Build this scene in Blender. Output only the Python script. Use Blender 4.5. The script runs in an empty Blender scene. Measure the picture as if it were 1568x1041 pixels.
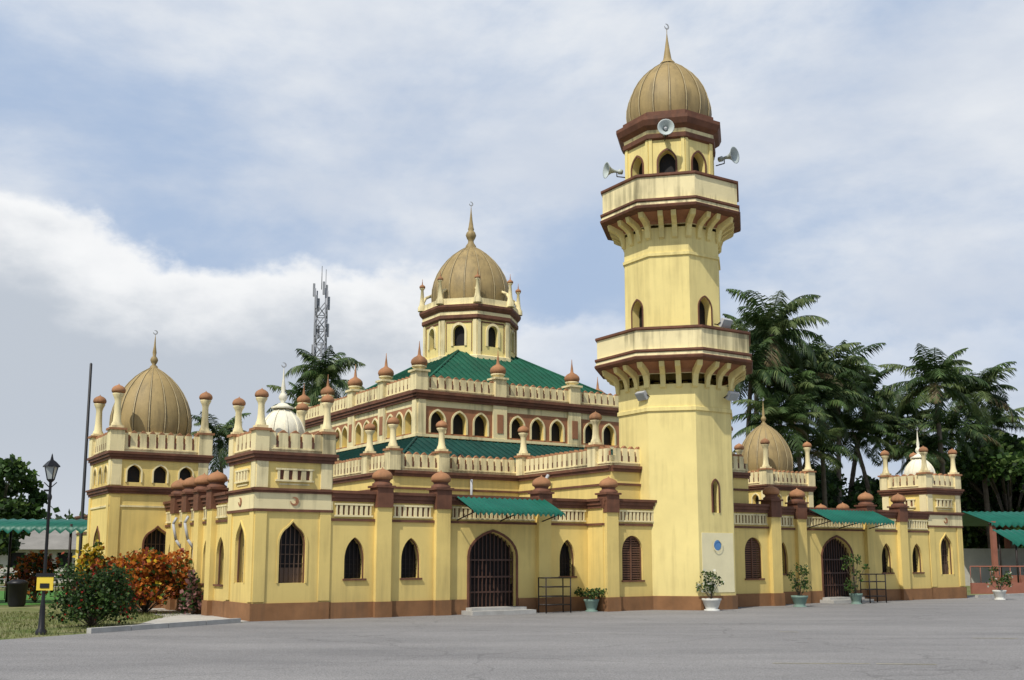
import bpy, math, random
from mathutils import Vector, Matrix
random.seed(7)
R=math.radians
sc=bpy.context.scene
# ------------------------------------------------------------ materials
MATS={}
def newmat(name):
    m=bpy.data.materials.new(name); m.use_nodes=True
    MATS[name]=m
    nt=m.node_tree; b=nt.nodes['Principled BSDF']
    return m,nt,b
def N(nt,t,**k):
    n=nt.nodes.new(t)
    for a,v in k.items(): setattr(n,a,v)
    return n
def mat(name,col,rough=.8,var=.12,scale=1.5,streak=0.,streakcol=(.12,.10,.06),bump=.15,bscale=30,metal=0.,spec=.3,lowdirt=0.,s0=.24,s1=.45):
    m,nt,b=newmat(name); L=nt.links
    tc=N(nt,'ShaderNodeTexCoord')
    n1=N(nt,'ShaderNodeTexNoise'); n1.inputs['Scale'].default_value=scale; n1.inputs['Detail'].default_value=6
    n1.inputs['Roughness'].default_value=.65
    L.new(tc.outputs['Object'],n1.inputs['Vector'])
    mr=N(nt,'ShaderNodeMapRange'); mr.inputs[1].default_value=.3; mr.inputs[2].default_value=.7
    mr.inputs[3].default_value=1-var; mr.inputs[4].default_value=1+var
    L.new(n1.outputs['Fac'],mr.inputs[0])
    mul=N(nt,'ShaderNodeMix',data_type='RGBA',blend_type='MULTIPLY'); mul.inputs[0].default_value=1
    mul.inputs[6].default_value=(*col,1)
    L.new(mr.outputs[0],mul.inputs[7])
    out=mul.outputs[2]
    if streak>0:
        mp=N(nt,'ShaderNodeMapping'); mp.inputs['Scale'].default_value=(5,5,.35)
        L.new(tc.outputs['Object'],mp.inputs[0])
        n2=N(nt,'ShaderNodeTexNoise'); n2.inputs['Scale'].default_value=1.; n2.inputs['Detail'].default_value=6; n2.inputs['Roughness'].default_value=.6
        L.new(mp.outputs[0],n2.inputs['Vector'])
        n3=N(nt,'ShaderNodeTexNoise'); n3.inputs['Scale'].default_value=.55; n3.inputs['Detail'].default_value=5
        L.new(tc.outputs['Object'],n3.inputs['Vector'])
        mm=N(nt,'ShaderNodeMath',operation='MULTIPLY'); L.new(n2.outputs['Fac'],mm.inputs[0]); L.new(n3.outputs['Fac'],mm.inputs[1])
        r2=N(nt,'ShaderNodeMapRange'); r2.inputs[1].default_value=s0; r2.inputs[2].default_value=s1
        r2.inputs[3].default_value=0; r2.inputs[4].default_value=streak
        L.new(mm.outputs[0],r2.inputs[0])
        mx=N(nt,'ShaderNodeMix',data_type='RGBA'); L.new(r2.outputs[0],mx.inputs[0]); L.new(out,mx.inputs[6]); mx.inputs[7].default_value=(*streakcol,1)
        out=mx.outputs[2]
    if lowdirt>0:
        sx=N(nt,'ShaderNodeSeparateXYZ'); L.new(tc.outputs['Object'],sx.inputs[0])
        r3=N(nt,'ShaderNodeMapRange'); r3.inputs[1].default_value=0.3; r3.inputs[2].default_value=1.5; r3.inputs[3].default_value=lowdirt; r3.inputs[4].default_value=0
        L.new(sx.outputs[2],r3.inputs[0])
        m4=N(nt,'ShaderNodeMath',operation='MULTIPLY'); L.new(r3.outputs[0],m4.inputs[0]); L.new(n1.outputs['Fac'],m4.inputs[1])
        mx=N(nt,'ShaderNodeMix',data_type='RGBA'); L.new(m4.outputs[0],mx.inputs[0]); L.new(out,mx.inputs[6]); mx.inputs[7].default_value=(*streakcol,1)
        out=mx.outputs[2]
    L.new(out,b.inputs['Base Color'])
    b.inputs['Roughness'].default_value=rough; b.inputs['Metallic'].default_value=metal
    b.inputs['Specular IOR Level'].default_value=spec
    if bump>0:
        nb=N(nt,'ShaderNodeTexNoise'); nb.inputs['Scale'].default_value=bscale; nb.inputs['Detail'].default_value=4
        L.new(tc.outputs['Object'],nb.inputs['Vector'])
        bp=N(nt,'ShaderNodeBump'); bp.inputs['Strength'].default_value=bump; bp.inputs['Distance'].default_value=.02
        L.new(nb.outputs['Fac'],bp.inputs['Height']); L.new(bp.outputs[0],b.inputs['Normal'])
    return m
mat('yellow',(.78,.60,.205),.8,.08,.8,streak=.55,streakcol=(.38,.29,.11),lowdirt=.6,s0=.22)
mat('minyellow',(.81,.675,.275),.8,.07,.8,streak=.6,streakcol=(.40,.32,.13),lowdirt=.4,s0=.22)
mat('cream',(.80,.69,.39),.8,.08,1.2,streak=.85,streakcol=(.19,.165,.09),s0=.24,s1=.42)
mat('white',(.80,.76,.60),.7,.06,1.5,streak=.65,streakcol=(.3,.27,.18))
mat('brown',(.155,.066,.037),.7,.3,2.5,streak=.5,streakcol=(.06,.038,.028))
mat('plinth',(.25,.125,.055),.85,.25,1.2,streak=.5,streakcol=(.09,.065,.045))
mat('rust',(.33,.15,.075),.75,.2,2)
mat('cap',(.35,.17,.08),.8,.2,3,streak=.6,streakcol=(.12,.07,.04))
mat('gold',(.335,.245,.105),.62,.16,1.3,streak=.8,streakcol=(.13,.10,.05),metal=.0,spec=.35,bump=.05)
mat('goldrib',(.46,.37,.20),.6,.1,2)
mat('seam',(.12,.09,.05),.7,.1,2)
mat('dark',(.010,.008,.008),.6,.2,2,bump=0)
mat('iron',(.022,.015,.012),.5,.2,4,bump=0)
mat('gatepaint',(.075,.038,.026),.5,.2,4,bump=0)
mat('louvre',(.15,.075,.045),.6,.2,4)
mat('mesh',(.13,.085,.06),.7,.15,4)
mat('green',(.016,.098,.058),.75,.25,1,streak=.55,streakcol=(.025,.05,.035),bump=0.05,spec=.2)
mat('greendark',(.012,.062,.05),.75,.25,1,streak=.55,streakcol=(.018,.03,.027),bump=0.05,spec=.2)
mat('awning',(.008,.105,.07),.45,.2,1,bump=0.05)
mat('concrete',(.42,.41,.38),.9,.15,2,streak=.3)
mat('flatroof',(.22,.21,.19),.95,.2,1)
mat('grey',(.42,.43,.44),.5,.05,3,bump=0)
mat('speaker',(.45,.50,.48),.4,.08,3,bump=0)
mat('blue',(.10,.25,.50),.4,.1,3,bump=0)
mat('patch',(.82,.74,.46),.8,.06,2)
mat('signyellow',(.75,.55,.06),.5,.05,3,bump=0)
mat('black',(.015,.015,.017),.45,.2,3,bump=0)
mat('glass',(.35,.38,.38),.15,.05,3,bump=0,spec=.6)
mat('pot',(.60,.60,.55),.7,.12,4)
mat('potgreen',(.16,.24,.2),.7,.12,4)
mat('trunk',(.13,.105,.08),.95,.3,3,bump=.4)
mat('steel',(.24,.25,.27),.5,.1,1,bump=0)
mat('redwall',(.30,.12,.08),.8,.15,2)
mat('housewall',(.5,.48,.42),.8,.1,2)
mat('linepaint',(.36,.33,.22),.9,.35,6)
def leafmat(name,col,tr=.35,var=.35,rough=.55):
    m,nt,b=newmat(name); L=nt.links
    tc=N(nt,'ShaderNodeTexCoord'); n1=N(nt,'ShaderNodeTexNoise'); n1.inputs['Scale'].default_value=1.3; n1.inputs['Detail'].default_value=5
    L.new(tc.outputs['Object'],n1.inputs['Vector'])
    mr=N(nt,'ShaderNodeMapRange'); mr.inputs[1].default_value=.3; mr.inputs[2].default_value=.7
    mr.inputs[3].default_value=1-var; mr.inputs[4].default_value=1+var; L.new(n1.outputs['Fac'],mr.inputs[0])
    mul=N(nt,'ShaderNodeMix',data_type='RGBA',blend_type='MULTIPLY'); mul.inputs[0].default_value=1; mul.inputs[6].default_value=(*col,1)
    L.new(mr.outputs[0],mul.inputs[7]); L.new(mul.outputs[2],b.inputs['Base Color'])
    b.inputs['Roughness'].default_value=rough; b.inputs['Specular IOR Level'].default_value=.3
    t=N(nt,'ShaderNodeBsdfTranslucent'); L.new(mul.outputs[2],t.inputs[0])
    ms=N(nt,'ShaderNodeMixShader'); ms.inputs[0].default_value=tr
    L.new(b.outputs[0],ms.inputs[1]); L.new(t.outputs[0],ms.inputs[2]); L.new(ms.outputs[0],nt.nodes['Material Output'].inputs[0])
leafmat('leafdark',(.022,.045,.012)); leafmat('leafmid',(.045,.095,.02)); leafmat('leaflight',(.10,.16,.035))
leafmat('palmdark',(.028,.055,.016),.2); leafmat('palmmid',(.06,.105,.03),.3); leafmat('palmlight',(.12,.16,.055),.3); leafmat('palmdry',(.14,.11,.05),.2)
leafmat('orange',(.46,.14,.02)); leafmat('redleaf',(.24,.05,.02)); leafmat('yellowleaf',(.55,.40,.03)); leafmat('flower',(.6,.03,.03)); leafmat('pinkleaf',(.35,.18,.16)); leafmat('whiteflower',(.7,.7,.6))
leafmat('grassblade',(.17,.19,.06),.2)
# asphalt
m,nt,b=newmat('asphalt'); L=nt.links
tc=N(nt,'ShaderNodeTexCoord')
na=N(nt,'ShaderNodeTexNoise'); na.inputs['Scale'].default_value=.25; na.inputs['Detail'].default_value=8; na.inputs['Roughness'].default_value=.7
mpa=N(nt,'ShaderNodeMapping'); mpa.inputs['Scale'].default_value=(.5,1.8,1); L.new(tc.outputs['Object'],mpa.inputs[0]); L.new(mpa.outputs[0],na.inputs['Vector'])
nb=N(nt,'ShaderNodeTexNoise'); nb.inputs['Scale'].default_value=40; nb.inputs['Detail'].default_value=4; nb.inputs['Roughness'].default_value=.7; L.new(tc.outputs['Object'],nb.inputs['Vector'])
cr=N(nt,'ShaderNodeValToRGB'); cr.color_ramp.elements[0].position=.3; cr.color_ramp.elements[0].color=(.175,.172,.172,1); cr.color_ramp.elements[1].position=.7; cr.color_ramp.elements[1].color=(.275,.268,.262,1)
L.new(na.outputs['Fac'],cr.inputs[0])
mrr=N(nt,'ShaderNodeMapRange'); mrr.inputs[1].default_value=.3; mrr.inputs[2].default_value=.7; mrr.inputs[3].default_value=.45; mrr.inputs[4].default_value=1.5; L.new(nb.outputs['Fac'],mrr.inputs[0])
mu=N(nt,'ShaderNodeMix',data_type='RGBA',blend_type='MULTIPLY'); mu.inputs[0].default_value=1; L.new(cr.outputs[0],mu.inputs[6]); L.new(mrr.outputs[0],mu.inputs[7])
vo=N(nt,'ShaderNodeTexVoronoi',feature='DISTANCE_TO_EDGE'); vo.inputs['Scale'].default_value=.16
nw=N(nt,'ShaderNodeTexNoise'); nw.inputs['Scale'].default_value=1.2; nw.inputs['Detail'].default_value=5; L.new(tc.outputs['Object'],nw.inputs['Vector'])
vm=N(nt,'ShaderNodeMix',data_type='RGBA',blend_type='ADD'); vm.inputs[0].default_value=.9; L.new(tc.outputs['Object'],vm.inputs[6]); L.new(nw.outputs['Color'],vm.inputs[7]); L.new(vm.outputs[2],vo.inputs['Vector'])
vr=N(nt,'ShaderNodeMapRange'); vr.inputs[1].default_value=0; vr.inputs[2].default_value=.006; vr.inputs[3].default_value=.75; vr.inputs[4].default_value=1; L.new(vo.outputs['Distance'],vr.inputs[0])
mu2=N(nt,'ShaderNodeMix',data_type='RGBA',blend_type='MULTIPLY'); mu2.inputs[0].default_value=1; L.new(mu.outputs[2],mu2.inputs[6]); L.new(vr.outputs[0],mu2.inputs[7])
L.new(mu2.outputs[2],b.inputs['Base Color']); b.inputs['Roughness'].default_value=.9; b.inputs['Specular IOR Level'].default_value=.2
bp=N(nt,'ShaderNodeBump'); bp.inputs['Strength'].default_value=.6; bp.inputs['Distance'].default_value=.012; L.new(nb.outputs['Fac'],bp.inputs['Height']); L.new(bp.outputs[0],b.inputs['Normal'])
# ground
m,nt,b=newmat('grass'); L=nt.links
tc=N(nt,'ShaderNodeTexCoord')
na=N(nt,'ShaderNodeTexNoise'); na.inputs['Scale'].default_value=.7; na.inputs['Detail'].default_value=10; na.inputs['Roughness'].default_value=.75; L.new(tc.outputs['Object'],na.inputs['Vector'])
cr=N(nt,'ShaderNodeValToRGB'); e=cr.color_ramp.elements; e[0].position=.38; e[0].color=(.08,.12,.03,1); e[1].position=.66; e[1].color=(.26,.23,.13,1)
L.new(na.outputs['Fac'],cr.inputs[0]); L.new(cr.outputs[0],b.inputs['Base Color']); b.inputs['Roughness'].default_value=1; b.inputs['Specular IOR Level'].default_value=.1
mat('lawn',(.06,.18,.03),.95,.3,3,bump=.3)

# ------------------------------------------------------------ mesh builder
class MB:
    def __init__(s,name): s.name=name; s.v=[]; s.f=[]; s.mi=[]; s.sm=[]; s.m=[]
    def mid(s,mt):
        if mt not in s.m: s.m.append(mt)
        return s.m.index(mt)
    def add(s,vs,fs,mt,smooth=False):
        o=len(s.v); s.v.extend([tuple(v) for v in vs]); k=s.mid(mt)
        for f in fs: s.f.append(tuple(o+i for i in f)); s.mi.append(k); s.sm.append(smooth)
    def box(s,x0,x1,y0,y1,z0,z1,mt):
        s.add([(x0,y0,z0),(x1,y0,z0),(x1,y1,z0),(x0,y1,z0),(x0,y0,z1),(x1,y0,z1),(x1,y1,z1),(x0,y1,z1)],
              [(0,3,2,1),(4,5,6,7),(0,1,5,4),(1,2,6,5),(2,3,7,6),(3,0,4,7)],mt)
    def obox(s,P,e,n,s0,s1,d0,d1,z0,z1,mt):
        q=lambda a,d,z:(P[0]+e[0]*a+n[0]*d,P[1]+e[1]*a+n[1]*d,z)
        s.add([q(s0,d1,z0),q(s1,d1,z0),q(s1,d0,z0),q(s0,d0,z0),q(s0,d1,z1),q(s1,d1,z1),q(s1,d0,z1),q(s0,d0,z1)],
              [(0,3,2,1),(4,5,6,7),(0,1,5,4),(1,2,6,5),(2,3,7,6),(3,0,4,7)],mt)
    def lathe(s,prof,c,n,mt,smooth=True,M=None):
        vs=[];fs=[]
        for r,z in prof:
            for i in range(n):
                a=2*math.pi*i/n
                p=Vector((r*math.cos(a),r*math.sin(a),z))
                if M: p=M@p
                vs.append((c[0]+p[0],c[1]+p[1],c[2]+p[2]))
        for j in range(len(prof)-1):
            for i in range(n):
                fs.append((j*n+i,j*n+(i+1)%n,(j+1)*n+(i+1)%n,(j+1)*n+i))
        s.add(vs,fs,mt,smooth)
    def tube(s,pts,r,mt,n=6):
        for a,b_ in zip(pts[:-1],pts[1:]):
            a=Vector(a);b_=Vector(b_);d=(b_-a)
            if d.length<1e-6: continue
            M=d.to_track_quat('Z','Y').to_matrix()
            s.lathe([(0,0),(r,0),(r,d.length),(0,d.length)],a,n,mt,True,M)
    def oct(s,c,prof,mts,rot=22.5):
        for j in range(len(prof)-1):
            vs=[]
            for a,z in (prof[j],prof[j+1]):
                r=a/math.cos(R(22.5))
                for i in range(8):
                    t=R(rot+45*i); vs.append((c[0]+r*math.cos(t),c[1]+r*math.sin(t),z))
            s.add(vs,[(i,(i+1)%8,8+(i+1)%8,8+i) for i in range(8)],mts[j] if isinstance(mts,(list,tuple)) else mts)
    def build(s,parent=None,loc=(0,0,0),rotz=0):
        me=bpy.data.meshes.new(s.name); me.from_pydata(s.v,[],s.f)
        for k in s.m: me.materials.append(MATS[k])
        me.polygons.foreach_set('material_index',s.mi); me.polygons.foreach_set('use_smooth',s.sm); me.update()
        o=bpy.data.objects.new(s.name,me); sc.collection.objects.link(o)
        o.location=loc; o.rotation_euler=(0,0,rotz)
        if parent: o.parent=parent
        return o
def empty(name,loc=(0,0,0),rotz=0):
    o=bpy.data.objects.new(name,None); sc.collection.objects.link(o); o.location=loc; o.rotation_euler=(0,0,rotz); return o

def acurve(kind,s):
    s=abs(s)
    if kind=='round': return math.sqrt(max(0,1-s*s))
    if kind=='point':
        c=.55; return math.sqrt(max(0,1-((s+c)/(1+c))**2))/math.sqrt(1-(c/(1+c))**2)
    if kind=='ogee':
        return .78*math.sqrt(max(0,1-s**2.2))+.22*max(0,1-s/.42)**1.5
    if kind=='flat': return 1.0
def frm(P0,P1):
    dx,dy=P1[0]-P0[0],P1[1]-P0[1]; L=math.hypot(dx,dy); e=(dx/L,dy/L); n=(e[1],-e[0]); return e,n,L
def wall(m,P0,P1,z0,z1,mt,ops=(),depth=.25,back='dark',rev=None):
    e,n,L=frm(P0,P1)
    q=lambda a,z,d=0:(P0[0]+e[0]*a-n[0]*d,P0[1]+e[1]*a-n[1]*d,z)
    cur=0; rev=rev or mt
    for o in sorted(ops,key=lambda o:o['c']):
        c,hw,si,sp,ri,kd=o['c'],o['hw'],o['sill'],o['spring'],o['rise'],o.get('kind','point')
        a,b_=c-hw,c+hw
        m.add([q(cur,z0),q(a,z0),q(a,z1),q(cur,z1)],[(0,1,2,3)],mt)
        if si>z0: m.add([q(a,z0),q(b_,z0),q(b_,si),q(a,si)],[(0,1,2,3)],mt)
        NN=14; xs=[-math.cos(math.pi*i/NN) for i in range(NN+1)]
        cv=[(c+hw*x,sp+ri*acurve(kd,x)) for x in xs]
        for (xa,za),(xb,zb) in zip(cv[:-1],cv[1:]):
            m.add([q(xa,za),q(xb,zb),q(xb,z1),q(xa,z1)],[(0,1,2,3)],mt)
            m.add([q(xa,za),q(xa,za,depth),q(xb,zb,depth),q(xb,zb)],[(0,1,2,3)],rev)
            m.add([q(xa,si,depth),q(xb,si,depth),q(xb,zb,depth),q(xa,za,depth)],[(0,1,2,3)],o.get('back',back))
        for x,f in ((a,1),(b_,-1)):
            zt=cv[0][1]
            fs=[(0,1,2,3)] if f==1 else [(3,2,1,0)]
            m.add([q(x,si),q(x,si,depth),q(x,zt,depth),q(x,zt)],fs,rev)
        m.add([q(a,si),q(b_,si),q(b_,si,depth),q(a,si,depth)],[(0,1,2,3)],rev)
        bm=o.get('bars')
        def top(x): 
            u=(x-c)/hw
            return sp+ri*acurve(kd,max(-1,min(1,u)))
        if bm=='iron' or bm=='mesh':
            nb_=o.get('nb',6); bmt='iron' if bm=='iron' else 'mesh'
            for i in range(1,nb_):
                x=a+(b_-a)*i/nb_
                m.obox(P0,e,n,x-.01,x+.01,-depth*.82,-depth*.72,si,top(x)-.01,bmt)
            for z in [si+(sp-si)*k/4 for k in range(1,5)]:
                m.obox(P0,e,n,a,b_,-depth*.86,-depth*.82,z-.012,z+.012,bmt)
            if bm=='mesh':
                m.obox(P0,e,n,a,b_,-depth*.95,-depth*.88,si,si+(sp-si)*.4,'mesh')
        if bm=='louvre':
            z=si+.03
            while z<sp+ri-.05:
                w=hw
                for t in range(20):
                    if top(c+w)>=z+.04: break
                    w-=hw/20
                if w>.04:
                    m.obox(P0,e,n,c-w,c+w,-depth*.8,-depth*.35,z,z+.045,'louvre')
                z+=.075
            m.obox(P0,e,n,c-.02,c+.02,-depth*.4,-depth*.25,si,sp+ri-.03,'louvre')
        if bm=='gate':
            for i in range(0,13):
                x=a+(b_-a)*(i+.0)/12
                x=min(max(x,a+.02),b_-.02)
                m.obox(P0,e,n,x-.013,x+.013,-depth*.6,-depth*.45,si,top(x)-.01,'gatepaint')
            for z in (si+.1,si+.55,si+1.0,si+1.5):
                m.obox(P0,e,n,a,b_,-depth*.62,-depth*.44,z,z+.05,'gatepaint')
            m.obox(P0,e,n,a,b_,-depth*.8,-depth*.75,si+.1,si+.8,'iron')
        cur=b_
    m.add([q(cur,z0),q(L,z0),q(L,z1),q(cur,z1)],[(0,1,2,3)],mt)
def aframe(m,P0,P1,o,th,d0,d1,mt):
    e,n,L=frm(P0,P1)
    c,hw,si,sp,ri,kd=o['c'],o['hw'],o['sill'],o['spring'],o['rise'],o.get('kind','point')
    NN=14; xs=[-math.cos(math.pi*i/NN) for i in range(NN+1)]
    inn=[(c-hw,si)]+[(c+hw*x,sp+ri*acurve(kd,x)) for x in xs]+[(c+hw,si)]
    out=[(c-hw-th,si)]+[(c+(hw+th)*x,sp+(ri+th*1.1)*acurve(kd,x)) for x in xs]+[(c+hw+th,si)]
    q=lambda p,d:(P0[0]+e[0]*p[0]+n[0]*d,P0[1]+e[1]*p[0]+n[1]*d,p[1])
    for i in range(len(inn)-1):
        m.add([q(inn[i],d1),q(inn[i+1],d1),q(out[i+1],d1),q(out[i],d1)],[(3,2,1,0)],mt)
        m.add([q(out[i],d0),q(out[i+1],d0),q(out[i+1],d1),q(out[i],d1)],[(0,1,2,3)],mt)
        m.add([q(inn[i],d0),q(inn[i+1],d0),q(inn[i+1],d1),q(inn[i],d1)],[(3,2,1,0)],mt)

DP=[(1,0),(1.035,.08),(1.05,.17),(1.04,.28),(.99,.40),(.91,.52),(.79,.64),(.64,.75),(.47,.845),(.29,.92),(.14,.97),(.05,1.0),(.0,1.02)]
def dome(m,c,r,h,mt,ribs=0,ribmt='goldrib',n=48,rw=.03):
    m.lathe([(a*r,b_*h) for a,b_ in DP],c,n,mt)
    for i in range(ribs):
        t=2*math.pi*(i+.25)/ribs
        ca,sa=math.cos(t),math.sin(t)
        vs=[];fs=[];vd=[]
        for k,(a,b_) in enumerate(DP[:-1]):
            w=rw*max(.25,min(1,a)); rr=a*r+.03
            for sg,ro in ((-1,-.04),(-1,0),(1,0),(1,-.04)):
                vs.append((c[0]+(rr+ro)*ca-sg*w/2*sa,c[1]+(rr+ro)*sa+sg*w/2*ca,c[2]+b_*h))
            for sg in (-1,1):
                rd=a*r+.008
                vd.append((c[0]+rd*ca-sg*w*1.3*sa,c[1]+rd*sa+sg*w*1.3*ca,c[2]+b_*h))
            if k:
                o=(k-1)*4
                for j in range(3): fs.append((o+j,o+j+1,o+j+5,o+j+4))
        m.add(vs,fs,ribmt)
        if ribmt=='goldrib': m.add(vd,[(2*k,2*k+1,2*k+3,2*k+2) for k in range(len(vd)//2-1)],'seam')
def crescent(m,c,r,axis,mt,th=.02,nr=None):
    n=14; vs=[];fs=[]
    nx=(axis[1],-axis[0])
    for i in range(n+1):
        a=R(-240+ 300*i/n)+R(60)
        w=.30*r*math.sin(math.pi*i/n)+.01
        for rr in (r,r-w*1.4):
            for d in (-th/2,th/2):
                vs.append((c[0]+axis[0]*rr*math.cos(a)+nx[0]*d,c[1]+axis[1]*rr*math.cos(a)+nx[1]*d,c[2]+rr*math.sin(a)))
    for i in range(n):
        o=4*i
        fs+=[(o+1,o+5,o+7,o+3),(o,o+2,o+6,o+4),(o,o+4,o+5,o+1),(o+2,o+3,o+7,o+6)]
    m.add(vs,fs,mt)
def finial(m,c,h,r,mt='goldrib',cres=True,bulb=True):
    pr=[(r*1.3,-.03),(r*1.1,.05*h),(r*.5,.1*h)]
    if bulb: pr+=[(r*.9,.16*h),(r*1.15,.22*h),(r*.9,.28*h),(r*.45,.33*h)]
    else: pr+=[(r*.8,.2*h)]
    pr+=[(r*.6,.42*h),(r*.3,.6*h),(r*.13,.82*h),(.008,h*.86),(.008,h*.9)]
    m.lathe(pr,c,12,mt)
    if cres: crescent(m,(c[0],c[1],c[2]+h*.9+h*.06),h*.062,(1,0),'grey')
def onion(m,c,r,h,mt='cap',n=18):
    pr=[(r*.55,0),(r*.62,.03*h),(r*.93,.1*h),(r,.25*h),(r*.97,.42*h),(r*.82,.60*h),(r*.55,.75*h),(r*.25,.84*h),(r*.08,.9*h),(r*.04,h),(0,h)]
    m.lathe(pr,c,n,mt)
def spirebulb(m,c,r,h,mt='cap',n=18):
    b=h*.42
    pr=[(r*.6,0),(r*.9,.12*b),(r,.35*b),(r*.93,.6*b),(r*.66,.82*b),(r*.34,.96*b),(r*.2,1.08*b),(r*.15,.62*h),(r*.07,.8*h),(.01,h),(0,h)]
    m.lathe(pr,c,n,mt)
def pinnacle(m,c,z0,w,hb,hs,r,spire=False):
    x,y=c
    m.box(x-w/2,x+w/2,y-w/2,y+w/2,z0,z0+hb,'cream')
    m.box(x-w/2-.05,x+w/2+.05,y-w/2-.05,y+w/2+.05,z0+hb,z0+hb+.07,'cap')
    m.box(x-w*.42,x+w*.42,y-w*.42,y+w*.42,z0+hb+.07,z0+hb+.15,'cream')
    z=z0+hb+.15
    m.lathe([(r*1.05,0),(r*1.0,.06),(r*.78,.14),(r*.66,hs*.4),(r*.6,hs*.78),(r*.75,hs*.88),(r*1.1,hs),(r*1.1,hs+.03),(0,hs+.03)],(x,y,z),12,'cream')
    onion(m,(x,y,z+hs+.03),r*1.3,r*1.9)
def parapet(m,P0,P1,z0,h,th=.14,mw=.2,gap=.085,mt='cream',skip=.2):
    e,n,L=frm(P0,P1)
    m.obox(P0,e,n,0,L,-th,0,z0,z0+h*.5,mt)
    m.obox(P0,e,n,0,L,-.01,.03,z0+h*.12,z0+h*.17,'cream')
    k=max(1,int((L-2*skip)/(mw+gap))); step=(L-2*skip)/k
    for i in range(k):
        a=skip+i*step+gap/2; b_=a+step-gap
        jz=random.uniform(-.008,.008)
        m.obox(P0,e,n,a,b_,-th,0,z0+h*.5,z0+h*.86+jz,mt)
        q=lambda s_,d,z:(P0[0]+e[0]*s_+n[0]*d,P0[1]+e[1]*s_+n[1]*d,z+jz)
        mdl=(a+b_)/2
        m.add([q(a,0,z0+h*.86),q(b_,0,z0+h*.86),q(mdl,0,z0+h),q(a,-th,z0+h*.86),q(b_,-th,z0+h*.86),q(mdl,-th,z0+h)],[(0,1,2),(5,4,3),(1,4,5,2),(0,2,5,3)],'cap')
        m.obox(P0,e,n,b_+.008,b_+gap-.008,-th*.4,.006,z0+h*.22,z0+h*.5,'brown')
        m.obox(P0,e,n,b_,b_+gap,-th*.6,-th*.4,z0+h*.5,z0+h*.74,'rust')
def balusters(m,P0,P1,s0,s1,z0,z1,sp=.16):
    e,n,L=frm(P0,P1)
    m.obox(P0,e,n,s0,s1,-.02,.006,z0,z1,'brown')
    m.obox(P0,e,n,s0-.05,s1+.05,-.02,.06,z0-.05,z0,'cream')
    m.obox(P0,e,n,s0-.05,s1+.05,-.02,.06,z1,z1+.05,'cream')
    k=max(2,int((s1-s0)/sp)); st=(s1-s0)/k
    for i in range(k+1):
        x=s0+i*st; x0=max(s0,x-st*.27); x1=min(s1,x+st*.27)
        m.obox(P0,e,n,x0,x1,-.02,.05,z0,z1,'cream')

# ------------------------------------------------------------ mosque
PHI=57.5; AL=R(90-PHI)
ORG=(-6.82,28.4,0)
def W(t,b_,z=0):
    return (ORG[0]+t*math.cos(AL)-b_*math.sin(AL),ORG[1]+t*math.sin(AL)+b_*math.cos(AL),z)
mosque=empty('mosque',ORG,AL)

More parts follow.
